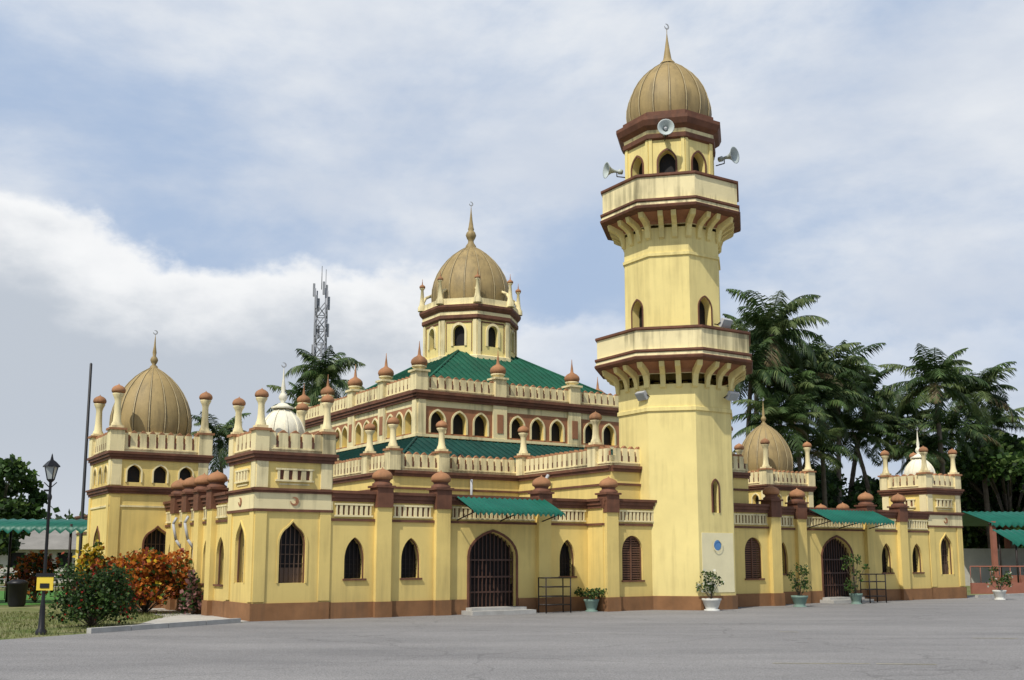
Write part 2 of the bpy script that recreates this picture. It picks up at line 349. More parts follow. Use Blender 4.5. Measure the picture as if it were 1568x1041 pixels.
def tower(x0,y0,w,gold,name):
    m=MB(name)
    x1,y1=x0+w,y0+w
    C=[(x0,y0),(x1,y0),(x1,y1),(x0,y1)]
    sides=[(C[i],C[(i+1)%4]) for i in range(4)]
    if gold: zt,zc,zp=4.86,5.12,5.85
    else: zt,zc,zp=4.22,4.48,5.1
    for A,B in sides:
        e,n,L=frm(A,B)
        if gold:
            ops=[dict(c=L*k,hw=.22,sill=4.12,spring=4.45,rise=.24,kind='point') for k in (.23,.5,.77)]
            lo=[dict(c=L/2,hw=.42,sill=1.0,spring=2.1,rise=.55,kind='ogee',bars='mesh')]
            wall(m,A,B,0,3.6,'yellow',lo); wall(m,A,B,3.6,zt,'yellow',ops,depth=.2)
            for o in ops: aframe(m,A,B,o,.05,0,.035,'cream')
            aframe(m,A,B,lo[0],.06,0,.03,'brown')
            m.obox(A,e,n,.0,L,0,.03,3.3,3.36,'cream')
        else:
            lo=[dict(c=L/2+.0,hw=.38,sill=.98,spring=2.0,rise=.62,kind='ogee',bars='mesh')]
            wall(m,A,B,0,zt,'yellow',lo,rev='yellow')
            aframe(m,A,B,lo[0],.05,0,.025,'yellow'); aframe(m,A,B,dict(lo[0],hw=.34,rise=.58),.04,-.1,-.06,'louvre')
            balusters(m,A,B,L*.27,L*.73,3.74,4.0,.2)
            m.obox(A,e,n,L*.3,L*.7,0,.02,3.6,3.64,'cream')
        for a in (0,L-.32): 
            m.obox(A,e,n,a+(.001 if a==0 else -.001),a+.32,0,.04,.5,2.9 if not gold else 3.7,'yellow')
            m.obox(A,e,n,a+(.001 if a==0 else -.001),a+.32,0,.04,3.52 if not gold else 4.02,zt,'cream')
    def ring(z0,z1,p,mt): m.box(x0-p,x1+p,y0-p,y1+p,z0,z1,mt)
    def ringh(z0,z1,p,mt):
        for A,B in sides:
            e,n,L=frm(A,B); m.obox(A,e,n,-p,L+p-.002,-.0,p,z0,z1,mt)
    ringh(0,.46,.05,'plinth')
    if not gold:
        ringh(2.88,2.95,.06,'brown'); ringh(2.95,3.38,.045,'cream'); ringh(3.38,3.44,.08,'brown'); ringh(3.44,3.5,.12,'brown')
    else:
        ringh(3.74,3.82,.06,'brown'); ringh(3.82,3.92,.1,'brown'); ringh(3.92,3.98,.14,'brown')
    ring(zt,zt+.09,.06,'brown'); ring(zt+.09,zt+.18,.11,'brown'); ring(zt+.18,zc,.15,'brown')
    for A,B in sides: parapet(m,A,B,zc,zp-zc,skip=.22)
    cx,cy=(x0+x1)/2,(y0+y1)/2
    pw=.38 if not gold else .46
    for c in C:
        dx=.12 if c[0]==x0 else -.12; dy=.12 if c[1]==y0 else -.12
        if gold: pinnacle(m,(c[0]+dx,c[1]+dy),zc,pw,.70,1.05,.175)
        else: pinnacle(m,(c[0]+dx,c[1]+dy),zc,pw,.56,.72,.145)
    if gold:
        rg=1.28
        m.lathe([(rg+.12,0),(rg+.12,.1),(rg+.02,.12),(rg,.62),(rg+.06,.64),(rg+.06,.72),(0,.72)],(cx,cy,zc),32,'cream',False)
        dome(m,(cx,cy,zc+.7),rg,2.48,'gold',16)
        finial(m,(cx,cy,zc+.7+2.43),1.35,.12,'gold')
    else:
        m.lathe([(.62,0),(.62,.45),(.56,.5),(.0,.5)],(cx,cy,zc),24,'white',False)
        dome(m,(cx,cy,zc+.45),.58,.95,'white',10,'white',rw=.07)
        m.lathe([(.3,0),(.33,.05),(.2,.1),(.12,.16),(0,.16)],(cx,cy,zc+1.33),14,'white')
        finial(m,(cx,cy,zc+1.4),1.25,.11,'white')
        for A,B in sides[:1]+sides[3:]:
            e,n,L=frm(A,B); c3=(A[0]+e[0]*L/2+n[0]*.06,A[1]+e[1]*L/2+n[1]*.06,3.16)
            crescent(m,c3,.12,e,'rust',.02)
            c4=(c3[0]+e[0]*.06,c3[1]+e[1]*.06,3.2)
            m.obox((c4[0],c4[1]),e,n,-.03,.03,-.012,.012,3.14,3.2,'rust')
    return m.build(mosque)
TW=2.15; TR=30.25
tower(0,0,TW,False,'corner_turret_near'); tower(TR-TW,0,TW,False,'corner_turret_far')
GW=3.15
tower(-1.85,8.8,GW,True,'gold_dome_tower_near'); tower(28.1,8.8,GW,True,'gold_dome_tower_far')

wm=MB('arcade_walls')
def win(c,**k):
    d=dict(c=c,hw=.31,sill=1.08,spring=1.6,rise=.62,kind='point',bars='iron',nb=5); d.update(k); return d
def door(c): return dict(c=c,hw=.82,sill=.06,spring=1.7,rise=.72,kind='point',bars='gate')
def facade(P0,P1,ops,pil,z1=3.5,frames=True,bal=True,ends=True):
    e,n,L=frm(P0,P1)
    wall(wm,P0,P1,0,z1,'yellow',ops,depth=.3,rev='yellow')
    for o in ops:
        if o.get('bars')=='gate': aframe(wm,P0,P1,o,.07,0,.03,'brown')
        else:
            aframe(wm,P0,P1,dict(o,hw=o['hw']-.035,rise=o['rise']-.035),.035,-.12,-.08,'louvre')
            wm.obox(P0,e,n,o['c']-o['hw']-.04,o['c']+o['hw']+.04,-.1,.05,o['sill']-.05,o['sill'],'brown')
    segs=[];cur=0
    for o in sorted(ops,key=lambda o:o['c']):
        if o.get('bars')=='gate': segs.append((cur,o['c']-o['hw']-.08)); cur=o['c']+o['hw']+.08
    segs.append((cur,L))
    for a,b_ in segs: wm.obox(P0,e,n,a,b_,0,.05,0,.44,'plinth')
    wm.obox(P0,e,n,0,L,0,.04,2.66,2.73,'brown')
    wm.obox(P0,e,n,0,L,0,.05,3.2,3.3,'brown'); wm.obox(P0,e,n,0,L,-.2,.09,3.3,3.42,'brown'); wm.obox(P0,e,n,0,L,-.3,.14,3.42,3.5,'brown')
    bounds=[0]+[p for p in pil]+[L]
    for a,b_ in zip(bounds[:-1],bounds[1:]):
        a2=a+(.36 if a>0 else .15); b2=b_-(.36 if b_<L else .15)
        if bal and b2-a2>.3: balusters(wm,P0,P1,a2,b2,2.83,3.1,.15)
    for p in pil: pilaster(P0,e,n,p)
def pilaster(P0,e,n,p,w=.46):
    wm.obox(P0,e,n,p-w/2,p+w/2,0,.16,.44,3.06,'yellow')
    wm.obox(P0,e,n,p-w/2-.03,p+w/2+.03,0,.2,0,.44,'plinth')
    wm.obox(P0,e,n,p-w/2-.02,p+w/2+.02,-.3,.2,3.06,3.62,'brown')
    wm.obox(P0,e,n,p-w/2-.07,p+w/2+.07,-.36,.25,3.62,3.68,'brown')
    c=(P0[0]+e[0]*p-n[0]*.03,P0[1]+e[1]*p-n[1]*.03,3.68)
    wm.lathe([(.29,0),(.29,.06),(.25,.08),(.21,.12),(.24,.18)],c,18,'brown')
    onion(wm,(c[0],c[1],3.68+.15),.30,.38)
BQ=-.8; B0,B1=10.95,18.7
facade((TW,0),(B0,0),[win(2.9-TW),win(4.65-TW),door(7.4-TW),win(10.15-TW,hw=.3)],[3.72-TW,5.62-TW,9.2-TW])
facade((B1,0),(TR-TW,0),[win(19.75-B1,hw=.22),door(22.6-B1),win(25.45-B1),win(27.3-B1)],[20.6-B1,24.4-B1,26.35-B1])
facade((B0,0),(B0,BQ),[],[],bal=False); facade((B1,BQ),(B1,0),[],[],bal=False)
lw=dict(hw=.42,sill=.95,spring=1.85,rise=.5,kind='round',bars='louvre')
facade((B0,BQ),(B1,BQ),[win(12.12-B0,**lw),win(17.45-B0,**lw)],[.27,B1-B0-.27])
fl=[win(8.8-b_,hw=.36,sill=.9,spring=1.65,rise=.6) for b_ in (2.85,4.15,5.45,6.75,8.05)]
facade((0,8.8),(0,TW),fl,[8.8-x for x in (7.4,6.1,4.8,3.5)])
facade((TR,TW),(TR,8.8),[win(b_-TW,hw=.36,sill=.9,spring=1.65,rise=.6) for b_ in (2.85,4.15,5.45,6.75,8.05)],[x-TW for x in (3.5,4.8,6.1,7.4)])
facade((TR,12.2),(TR,24),[],[]); facade((0,24),(0,12.2),[],[]); facade((TR,24),(0,24),[],[])
wm.build(mosque)
rm=MB('flat_roofs')
rm.box(.2,TR-.2,.2,23.9,3.25,3.3,'flatroof'); rm.box(B0+.2,B1-.2,BQ+.2,.25,3.26,3.31,'flatroof')
rm.build(mosque)
# second tier
tm=MB('second_tier')
T0,T1,TB0,TB1=6.6,22.9,5.2,22.6
PX0,PX1=11.7,17.8
def tier(P0,P1,pins,capend=True):
    e,n,L=frm(P0,P1)
    wall(tm,P0,P1,3.28,4.42,'yellow')
    tm.obox(P0,e,n,0,L,0,.05,3.98,4.05,'brown')
    tm.obox(P0,e,n,0,L,-.1,.08,4.42,4.52,'brown'); tm.obox(P0,e,n,0,L,-.1,.13,4.52,4.62,'brown')
    parapet(tm,P0,P1,4.62,.66,skip=.15)
    for p in pins: pinnacle(tm,(P0[0]+e[0]*p-n[0]*.07,P0[1]+e[1]*p-n[1]*.07),4.62,.42,.66,.72,.165)
tier((T0,TB1),(T0,TB0),[0,4,8,12,15.3])
tier((T0,TB0),(PX0,TB0),[0,1.9])
tier((PX0,TB0),(PX0,-.3),[.2,4.6])
tier((PX0,-.3),(PX1,-.3),[])
tier((PX1,-.3),(PX1,TB0),[.9,5.3])
tier((PX1,TB0),(T1,TB0),[3.2,5.1]); tier((T1,TB0),(T1,TB1),[2,6,10,14]); tier((T1,TB1),(T0,TB1),[4,8,12])
tm.box(PX0+.1,PX1-.1,-.2,TB0+.3,4.5,4.6,'flatroof')
tm.build(mosque)
# hall
H0,H1,HB0,HB1=9.1,20.1,8.3,20.4
hm=MB('prayer_hall')
def hallside(P0,P1,nb_):
    e,n,L=frm(P0,P1); bay=L/nb_
    ops=[]
    for k in range(nb_):
        for j in (-1,0,1): ops.append(dict(c=bay*(k+.5)+j*bay*.265,hw=.30,sill=6.40,spring=6.88,rise=.38,kind='point'))
    wall(hm,P0,P1,4.4,6.3,'yellow'); wall(hm,P0,P1,6.3,7.42,'rust',ops,depth=.25,rev='yellow'); wall(hm,P0,P1,7.42,7.66,'cream')
    for o in ops:
        aframe(hm,P0,P1,o,.07,0,.04,'cream')
    for k in range(nb_+1):
        c=bay*k; hm.obox(P0,e,n,max(0.001,c-.32),min(L-.001,c+.32),0,.08,6.3,7.66,'cream')
        if 0<k<nb_: hm.obox(P0,e,n,c-.14,c+.14,.08,.10,6.55,7.3,'rust')
    hm.obox(P0,e,n,-.05,L+.05,0,.1,6.22,6.33,'cream')
    for a,b_,p in ((7.66,7.76,.10),(7.76,7.88,.15),(7.88,8.0,.2)): hm.obox(P0,e,n,-p,L+p-.002,-.1,p,a,b_,'brown')
    parapet(hm,P0,P1,8.0,.66,skip=.2,mw=.24)
    for k in range(nb_):
        c=bay*k; x,y=P0[0]+e[0]*c-n[0]*.1,P0[1]+e[1]*c-n[1]*.1
        if k==0: x+=e[0]*.1;y+=e[1]*.1
        w=.5
        hm.box(x-w/2,x+w/2,y-w/2,y+w/2,8.0,8.72,'cream'); hm.box(x-w/2-.07,x+w/2+.07,y-w/2-.07,y+w/2+.07,8.72,8.8,'cream')
        hm.lathe([(.22,0),(.22,.08),(.29,.1),(.29,.16),(0,.16)],(x,y,8.8),14,'cream')
        spirebulb(hm,(x,y,8.94),.33,1.0)
hallside((H0,HB0),(H1,HB0),3); hallside((H0,HB1),(H0,HB0),4); hallside((H1,HB0),(H1,HB1),4); hallside((H1,HB1),(H0,HB1),3)
hm.build(mosque)
gm=MB('green_roofs')
def slope(a,b_,c,d,seams,gmat='green'):
    a,b_,c,d=map(Vector,(a,b_,c,d)); gm.add([a,b_,c,d],[(0,1,2,3)],gmat)
    nrm=(b_-a).cross(d-a).normalized()
    Lw=(b_-a).length
    k=int(Lw/seams)
    ed=(b_-a).normalized()
    up=(d-a)-ed*((d-a).dot(ed)); hgt=up.length; up=up.normalized()
    sd=(d-a).dot(ed); sc_=(c-b_).dot(ed)
    for i in range(1,k):
        s=Lw*i/k; h=hgt
        if sd>1e-3 and s<sd: h=hgt*s/sd
        if sc_<-1e-3 and Lw-s<-sc_: h=min(h,hgt*(Lw-s)/(-sc_))
        p=a+ed*s; q=p+up*h; w=ed*.02; t=nrm*.04
        gm.add([p-w,p+w,q+w,q-w,p-w+t,p+w+t,q+w+t,q-w+t],[(4,5,6,7),(0,4,7,3),(1,2,6,5),(0,1,5,4)],gmat)
    gm.tube([a+nrm*.02,d+nrm*.02],.05,gmat); gm.tube([b_+nrm*.02,c+nrm*.02],.05,gmat)
zl,zh=4.95,6.2; i=.25
lowr=[(T0+i,TB0+i,zl),(T1-i,TB0+i,zl),(T1-i,TB1-i,zl),(T0+i,TB1-i,zl)]
uppr=[(H0,HB0,zh),(H1,HB0,zh),(H1,HB1,zh),(H0,HB1,zh)]
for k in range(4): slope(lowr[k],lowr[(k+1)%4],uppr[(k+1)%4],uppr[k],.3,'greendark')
DC=(14.85,14.2)
lo2=[(H0+.3,HB0+.3,8.25),(H1-.3,HB0+.3,8.25),(H1-.3,HB1-.3,8.25),(H0+.3,HB1-.3,8.25)]
q=1.5; up2=[(DC[0]-q,DC[1]-q,10.7),(DC[0]+q,DC[1]-q,10.7),(DC[0]+q,DC[1]+q,10.7),(DC[0]-q,DC[1]+q,10.7)]
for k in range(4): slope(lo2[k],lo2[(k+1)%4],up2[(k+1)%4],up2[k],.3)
gm.build(mosque)
# drum + dome
dm=MB('drum_and_dome')
def octfaces(c,a):
    out=[]; r=a/math.cos(R(22.5)); hs=a*math.tan(R(22.5))
    for k in range(8):
        t=R(45*k); n=(math.cos(t),math.sin(t)); e=(-n[1],n[0])
        P0=(c[0]+n[0]*a-e[0]*hs,c[1]+n[1]*a-e[1]*hs); P1=(c[0]+n[0]*a+e[0]*hs,c[1]+n[1]*a+e[1]*hs)
        out.append((P0,P1,n,e,2*hs,k))
    return out
DA=1.98
for P0,P1,n,e,L,k in octfaces(DC,DA):
    o=dict(c=L/2,hw=.26,sill=10.95,spring=11.6,rise=.3,kind='round')
    wall(dm,P0,P1,9.5,12.2,'minyellow',[o],depth=.2); aframe(dm,P0,P1,o,.1,0,.05,'cream')
    for s in (0.002,L-.17): dm.obox(P0,e,n,s,s+.168,0,.05,10.3,12.2,'cream')
    dm.obox(P0,e,n,.25,L-.25,0,.03,12.0,12.06,'brown'); dm.obox(P0,e,n,.22,.25,0,.02,10.7,12.06,'brown'); dm.obox(P0,e,n,L-.25,L-.22,0,.02,10.7,12.06,'brown')
dm.oct(DC,[(DA,10.3),(DA+.12,10.32),(DA+.12,10.5),(DA,10.55)],['cream']*3)
dm.oct(DC,[(DA+.04,12.12),(DA+.11,12.2),(DA+.11,12.35),(DA+.08,12.36),(DA+.08,12.5),(DA+.17,12.6),(DA+.22,12.7),(DA+.22,12.8),(DA+.12,12.82),(DA+.12,12.86),(DA+.12,13.1),(DA,13.1),(0,13.08)],
       ['brown','brown','cream','cream','brown','brown','brown','cream','cream','cream','cream','flatroof'])
dome(dm,(DC[0],DC[1],13.0),1.74,3.1,'gold',16)
dm.lathe([(.26,-.05),(.24,.05),(.14,.2),(.13,.3),(.2,.42),(.25,.56),(.2,.7),(.12,.78),(.15,.86),(.12,.95),(.07,1.3),(.03,1.7),(.01,1.95),(.01,2.0)],(DC[0],DC[1],16.05),14,'gold')
crescent(dm,(DC[0],DC[1],18.15),.11,(1,0),'grey')
for k in range(8):
    t=R(22.5+45*k); r=(DA+.1)/math.cos(R(22.5)); x,y=DC[0]+r*math.cos(t),DC[1]+r*math.sin(t)
    dm.lathe([(.2,0),(.19,.2),(.13,.3),(.1,.5),(.06,1.0),(.1,1.05),(.12,1.1),(0,1.1)],(x,y,12.86),10,'cream')
    spirebulb(dm,(x,y,13.94),.14,.45)
    ix,iy=DC[0]+(r-.5)*math.cos(t),DC[1]+(r-.5)*math.sin(t)
    dm.tube([(x,y,13.15),((x*2+ix)/3,(y*2+iy)/3,13.5),(ix,iy,13.65)],.07,'cream')
dm.build(mosque)
# awnings
am=MB('door_awnings')
def awning(t0,t1,proj=1.25,zb=3.42,zf=3.0):
    n=int((t1-t0)/.045); vs=[];fs=[]
    for i in range(n+1):
        t=t0+(t1-t0)*i/n; w=.025*math.sin(i*math.pi/2.0)
        vs+=[(t,-.26,zb+w),(t,-proj*.75,zf+(zb-zf)*.3+w),(t,-proj,zf+w-.02),(t,-proj-.01,zf-.10+w*2.2)]
        if i: 
            o=4*(i-1)
            for j in range(3): fs.append((o+j,o+j+1,o+5+j,o+4+j))
    am.add(vs,fs,'awning',True)
    for t in (t0+.1,(t0+t1)/2,t1-.1):
        am.tube([(t,-.1,zb-.05),(t,-proj+.05,zf-.04)],.025,'iron'); am.tube([(t,-.1,2.75),(t,-proj+.1,zf-.04)],.02,'iron')
    am.tube([(t0,-proj+.05,zf-.04),(t1,-proj+.05,zf-.04)],.025,'iron')
awning(6.0,9.2); awning(20.9,24.4)
am.build(mosque)
st=MB('door_steps')
for c in (7.4,22.6):
    st.box(c-1.1,c+1.1,-.7,.3,.0,.12,'concrete'); st.box(c-.95,c+.95,-.4,.3,.12,.2,'concrete')
st.build(mosque)
dp=MB('drain_pipes')
dp.tube([(9.6,5.05,4.4),(9.6,5.05,3.3)],.05,'grey'); dp.tube([(11.5,3,4.5),(11.3,3,4.2),(11.3,3,3.3)],.06,'grey')
for b_ in (6.1,4.8): dp.tube([(-.3,b_+.35,2.9),(-.4,b_+.35,2.7),(-.3,b_+.3,2.2),(-.1,b_+.3,1.9),(-.1,b_+.3,.3)],.045,'grey')
dp.tube([(9.0,5.05,4.9),(9.0,5.0,5.2),(9.0,4.8,5.25),(9.0,4.6,5.1)],.02,'iron')
for t in (5.9,13.0,): dp.tube([(t,-.03 if t<10 else -.84,2.66),(t,-.03 if t<10 else -.84,.5)],.018,'yellow')
dp.build(mosque)

# ------------------------------------------------------------ minaret
minaret=empty('minaret',ORG,AL)
MC=(14.75,0)
mm=MB('minaret_shaft')
A1=1.86; A2=1.60; A3=1.48
for P0,P1,n,e,L,k in octfaces(MC,A1):
    ops=[]
    if k==6: ops=[dict(c=L/2+.0,hw=.13,sill=3.1,spring=3.95,rise=.2,kind='point')]
    wall(mm,P0,P1,0,7.3,'minyellow',ops,depth=.2)
    for o in ops: aframe(mm,P0,P1,o,.05,0,.03,'brown')
    if k==6:
        q=lambda s,z,d:(P0[0]+e[0]*s+n[0]*d,P0[1]+e[1]*s+n[1]*d,z)
        mm.obox(P0,e,n,.12,L-.05,0,.012,.55,2.45,'patch')
        cN=24
        for r0,r1,d,mt_ in ((0,.17,.02,'blue'),(.17,.21,.05,'patch')):
            vs=[];fs=[]
            for i_ in range(cN):
                a=2*math.pi*i_/cN
                vs+=[q(L/2+r0*math.cos(a),2.05+r0*math.sin(a),d),q(L/2+r1*math.cos(a),2.05+r1*math.sin(a),d)]
            for i_ in range(cN):
                j=(i_+1)%cN; fs.append((2*i_,2*i_+1,2*j+1,2*j))
            mm.add(vs,fs,mt_)
for P0,P1,n,e,L,k in octfaces(MC,A2):
    ops=[dict(c=L/2,hw=.27,sill=8.8,spring=9.95,rise=.38,kind='point')] if k in (0,2,4,6) else []
    wall(mm,P0,P1,8.0,12.7,'minyellow',ops,depth=.3)
    for o in ops: aframe(mm,P0,P1,o,.05,0,.025,'brown')
for P0,P1,n,e,L,k in octfaces(MC,A3):
    ops=[dict(c=L/2,hw=.29,sill=14.15,spring=15.05,rise=.42,kind='point')]
    wall(mm,P0,P1,13.5,16.3,'minyellow',ops,depth=.3)
    aframe(mm,P0,P1,ops[0],.06,0,.03,'brown')
    for s in (.002,L-.122): mm.obox(P0,e,n,s,s+.12,0,.05,14.0,15.9,'minyellow')
mm.oct(MC,[(A1,0),(A1+.05,0.0),(A1+.05,.44),(A1,.445)],'plinth')
mm.oct(MC,[(A1,6.4),(A1+.05,6.41),(A1+.05,6.53),(A1,6.55)],'minyellow')
mm.oct(MC,[(A2,11.7),(A2+.05,11.72),(A2+.05,11.82),(A2,11.84)],'minyellow')
def balcony(zb,zt,ain,aout,name):
    mm.oct(MC,[(ain,zb-.36),(ain+.05,zb-.34),(ain+.1,zb-.24),(aout-.28,zb-.03),(aout-.14,zb)],['cream','rust','rust','brown'])
    mm.oct(MC,[(aout-.14,zb),(aout,zb+.03),(aout+.02,zb+.1),(aout-.03,zb+.14),(aout-.05,zb+.24),(aout-.0,zb+.27),(aout,zb+.34),(aout-.08,zb+.36),(aout-.08,zt-.1),(aout-.02,zt-.07),(aout-.02,zt),(aout-.25,zt),(aout-.25,zb+.2),(ain-.2,zb+.2)],
       ['brown','brown','brown','cream','brown','brown','cream','cream','brown','brown','brown','minyellow','flatroof'])
    ex=aout-ain
    pr=[(0,zb-.86),(.07,zb-.80),(.09,zb-.6),(.16,zb-.42),(ex*.42,zb-.30),(ex*.68,zb-.2),(ex*.74,zb-.03),(0,zb-.03)]
    N_=len(pr)
    def corbel(c,nn,ee,w,dd=0):
        q=lambda a,d,z:(c[0]+ee[0]*a+nn[0]*d,c[1]+ee[1]*a+nn[1]*d,z)
        vs=[q(-w,d+dd,z) for d,z in pr]+[q(w,d+dd,z) for d,z in pr]
        mm.add(vs,[tuple(range(N_)),tuple(range(2*N_-1,N_-1,-1))]+[(i_,N_+i_,N_+(i_+1)%N_,(i_+1)%N_) for i_ in range(N_)],'minyellow')
    for P0,P1,n,e,L,k in octfaces(MC,ain):
        for j in (1,2):
            s=L*j/3; corbel((P0[0]+e[0]*s,P0[1]+e[1]*s),n,e,.085)
        t=R(45*k-22.5); nn=(math.cos(t),math.sin(t)); corbel(P0,nn,(-nn[1],nn[0]),.09,.0)
balcony(8.0,9.08,A1,2.62,'lower'); balcony(13.15,14.35,A2,2.38,'upper')
mm.oct(MC,[(A3,15.85),(A3+.1,15.9),(A3+.12,16.05),(A3+.06,16.06),(A3+.08,16.2),(A3+.25,16.32),(A3+.33,16.5),(A3+.33,16.62),(A3+.1,16.66),(A3+.1,16.85),(A3+.0,16.9),(0,16.92)],
   ['brown','brown','minyellow','cream','brown','brown','brown','brown','brown','brown','brown'])
dome(mm,(MC[0],MC[1],16.88),1.42,2.48,'gold',16)
mm.lathe([(.3,0),(.25,.08),(.17,.16),(.15,.22),(.13,.35),(.09,.6),(.04,.95),(.012,1.2),(.012,1.38)],(MC[0],MC[1],19.27),12,'gold')
crescent(mm,(MC[0],MC[1],20.74),.11,(1,0),'grey')
mm.build(minaret)
def horn(loc,ang,name='loudspeaker',sc_=1.,tilt=0):
    h=MB(name)
    M=Matrix.Rotation(R(90),3,'Y')
    h.lathe([(.0,-.32),(.09,-.32),(.1,-.18),(.05,-.16),(.06,0),(.1,.12),(.19,.24),(.30,.32),(.31,.34),(.28,.33),(.17,.24),(.08,.12),(.04,.0),(0,0)],(0,0,0),20,'speaker',True,M)
    h.lathe([(0,.1),(.05,.1),(.07,.2),(.0,.24)],(0,0,0),12,'grey',True,M)
    h.tube([(-.1,0,0),(-.1,0,-.2),(-.45,0,-.2)],.02,'iron')
    w=W(loc[0],loc[1],loc[2]); o=h.build(None,w,AL+R(ang)); o.scale=(sc_,)*3
    return o
horn((14.75-1.35,-1.35,16.0),225+8,sc_=.92); horn((14.75+1.95,-.85,15.9),-75,sc_=1.0); horn((14.75-1.6,1.15,15.3),165,sc_=.95); horn((14.75+1.85,.1,16.2),-10,sc_=.7)
def flood(loc,ang):
    h=MB('floodlight')
    h.box(-.05,.09,-.2,.2,-.14,.14,'grey'); h.box(.09,.10,-.17,.17,-.11,.11,'glass')
    h.tube([(0,-.22,0),(-.1,-.22,-.15),(-.1,.22,-.15),(0,.22,0)],.015,'iron'); h.tube([(-.1,0,-.15),(-.45,0,-.25)],.02,'iron')
    o=h.build(None,W(*loc),AL+R(ang)); o.rotation_euler=(0,R(35),AL+R(ang)); return o
flood((14.75-1.95,-.6,6.95),185); flood((14.75+.6,-2.15,6.95),-90); flood((14.75+.1,-2.45,9.3),-90)

# ------------------------------------------------------------ ground
def sheet(name,pts,z,mt):
    g=MB(name); g.add([(x,y,z) for x,y in pts],[tuple(range(len(pts)))],mt); return g.build()
sheet('ground',[(-900,-300),(900,-300),(900,1500),(-900,1500)],0,'grass')
f1=W(70,0)
sheet('asphalt_road',[(-60,-60),(160,-60),(160,f1[1]),(f1[0],f1[1]),W(31,2)[:2],W(0,0)[:2],(-6.97,27.9),(-10.43,21.95),(-14.5,15.5),(-60,11)],.006,'asphalt')
sheet('forecourt_pavement',[W(-.0,0)[:2],W(0,9)[:2],W(-1.2,9)[:2],W(-1.3,3.5)[:2],(-9.0,24.6),(-6.97,28.2)],.010,'concrete')
sheet('lawn',[(-60,36),(-17,38),(-14,52),(-60,60)],.012,'lawn')
kb=MB('kerb')
def kerb(pts,w=.15,h=.12):
    for a,b_ in zip(pts[:-1],pts[1:]):
        e,n,L=frm(a,b_); k=max(1,int(L/.9))
        for i_ in range(k): kb.obox(a,e,n,L*i_/k+.008,L*(i_+1)/k-.008,-w/2,w/2,0,h,'concrete')
kerb([(-9.3,23.9),(-8.2,25.8),(-7.0,27.85)])
kerb([W(31,-.0)[:2],W(36,.2)[:2],W(60,.4)[:2]])
kb.build()
ml=MB('road_marking')
for (x0,y0,x1,y1) in ((4.1,17.2,5.6,17.1),(5.7,17.1,6.6,17.0),(6.0,24.4,6.4,24.3),(9.5,22.5,10.4,22.4)):
    e,n,L=frm((x0,y0),(x1,y1)); qv=lambda a,d:(x0+e[0]*a+n[0]*d,y0+e[1]*a+n[1]*d,.011)
    ml.add([qv(0,-.03),qv(0,.03),qv(L,.03),qv(L,-.03)],[(0,1,2,3)],'linepaint')
ml.build()

# ------------------------------------------------------------ foliage
def foliage(m,clumps,nleaf,size,mats,wts,shell=.55):
    for (c,rad) in clumps:
        for _ in range(nleaf):
            while True:
                p=Vector((random.uniform(-1,1),random.uniform(-1,1),random.uniform(-1,1)))
                if shell<p.length<1 or (p.length<1 and random.random()<.25): break
            pos=Vector((c[0]+p.x*rad[0],c[1]+p.y*rad[1],c[2]+p.z*rad[2]))
            if pos.z<.02: pos.z=.02+random.random()*.1
            d=Vector((random.gauss(0,1),random.gauss(0,1),random.gauss(0,.8))).normalized()
            s=d.cross(Vector((random.gauss(0,1),random.gauss(0,1),random.gauss(0,1)))).normalized()
            l=size*random.uniform(.6,1.3); w=l*.45
            mt=random.choices(mats,wts)[0]
            m.add([pos,pos+d*l*.5+s*w,pos+d*l,pos+d*l*.5-s*w],[(0,1,2,3)],mt)
def bush(name,x,y,rx,ry,h,mats,wts,size=.1,n=70,k=34):
    m=MB(name); cl=[]
    for i_ in range(k):
        a=random.random()*6.283; rr=math.sqrt(random.random())*.8; z=random.uniform(.25,.85)
        f=math.sqrt(max(.05,1-(z-.35)**2*1.6))
        cl.append(((rr*math.cos(a)*rx*f,rr*math.sin(a)*ry*f,z*h),(rx*.32,ry*.32,h*.2)))
        m.tube([(0,0,0),(cl[-1][0][0]*.5,cl[-1][0][1]*.5,z*h*.55),cl[-1][0]],.012,'trunk',4)
    foliage(m,cl,n,size,mats,wts)
    return m.build(None,(x,y,0))
def P(px,Z): return ((px-784)/1650*Z,Z)
x,y=P(145,26.2); bush('flowering_shrub',x,y,1.05,1.0,1.45,['leafdark','leafmid','leaflight','flower'],[5,4,1,.35],.08,160,46)
x,y=P(226,32.5); bush('croton_bush',x,y,1.4,1.15,2.1,['orange','redleaf','leafmid','yellowleaf'],[7,3,2,.8],.13,120,44)
x,y=P(178,33.5); bush('croton_bush',x,y,.7,.7,1.9,['redleaf','orange','leafdark'],[4,3,3],.14,80,20)
x,y=P(142,33.8); bush('golden_shrub',x,y,.5,.5,2.2,['yellowleaf','orange','leafmid'],[6,1,2],.13,80,18)
x,y=P(58,40); bush('croton_bush',x,y,.9,.8,1.9,['redleaf','orange','leafdark'],[4,3,4],.15,60,24)
x,y=P(298,31.8); bush('ornamental_plant',x,y,.35,.35,1.4,['pinkleaf','leafmid','leafdark'],[4,2,1],.14,50,10)
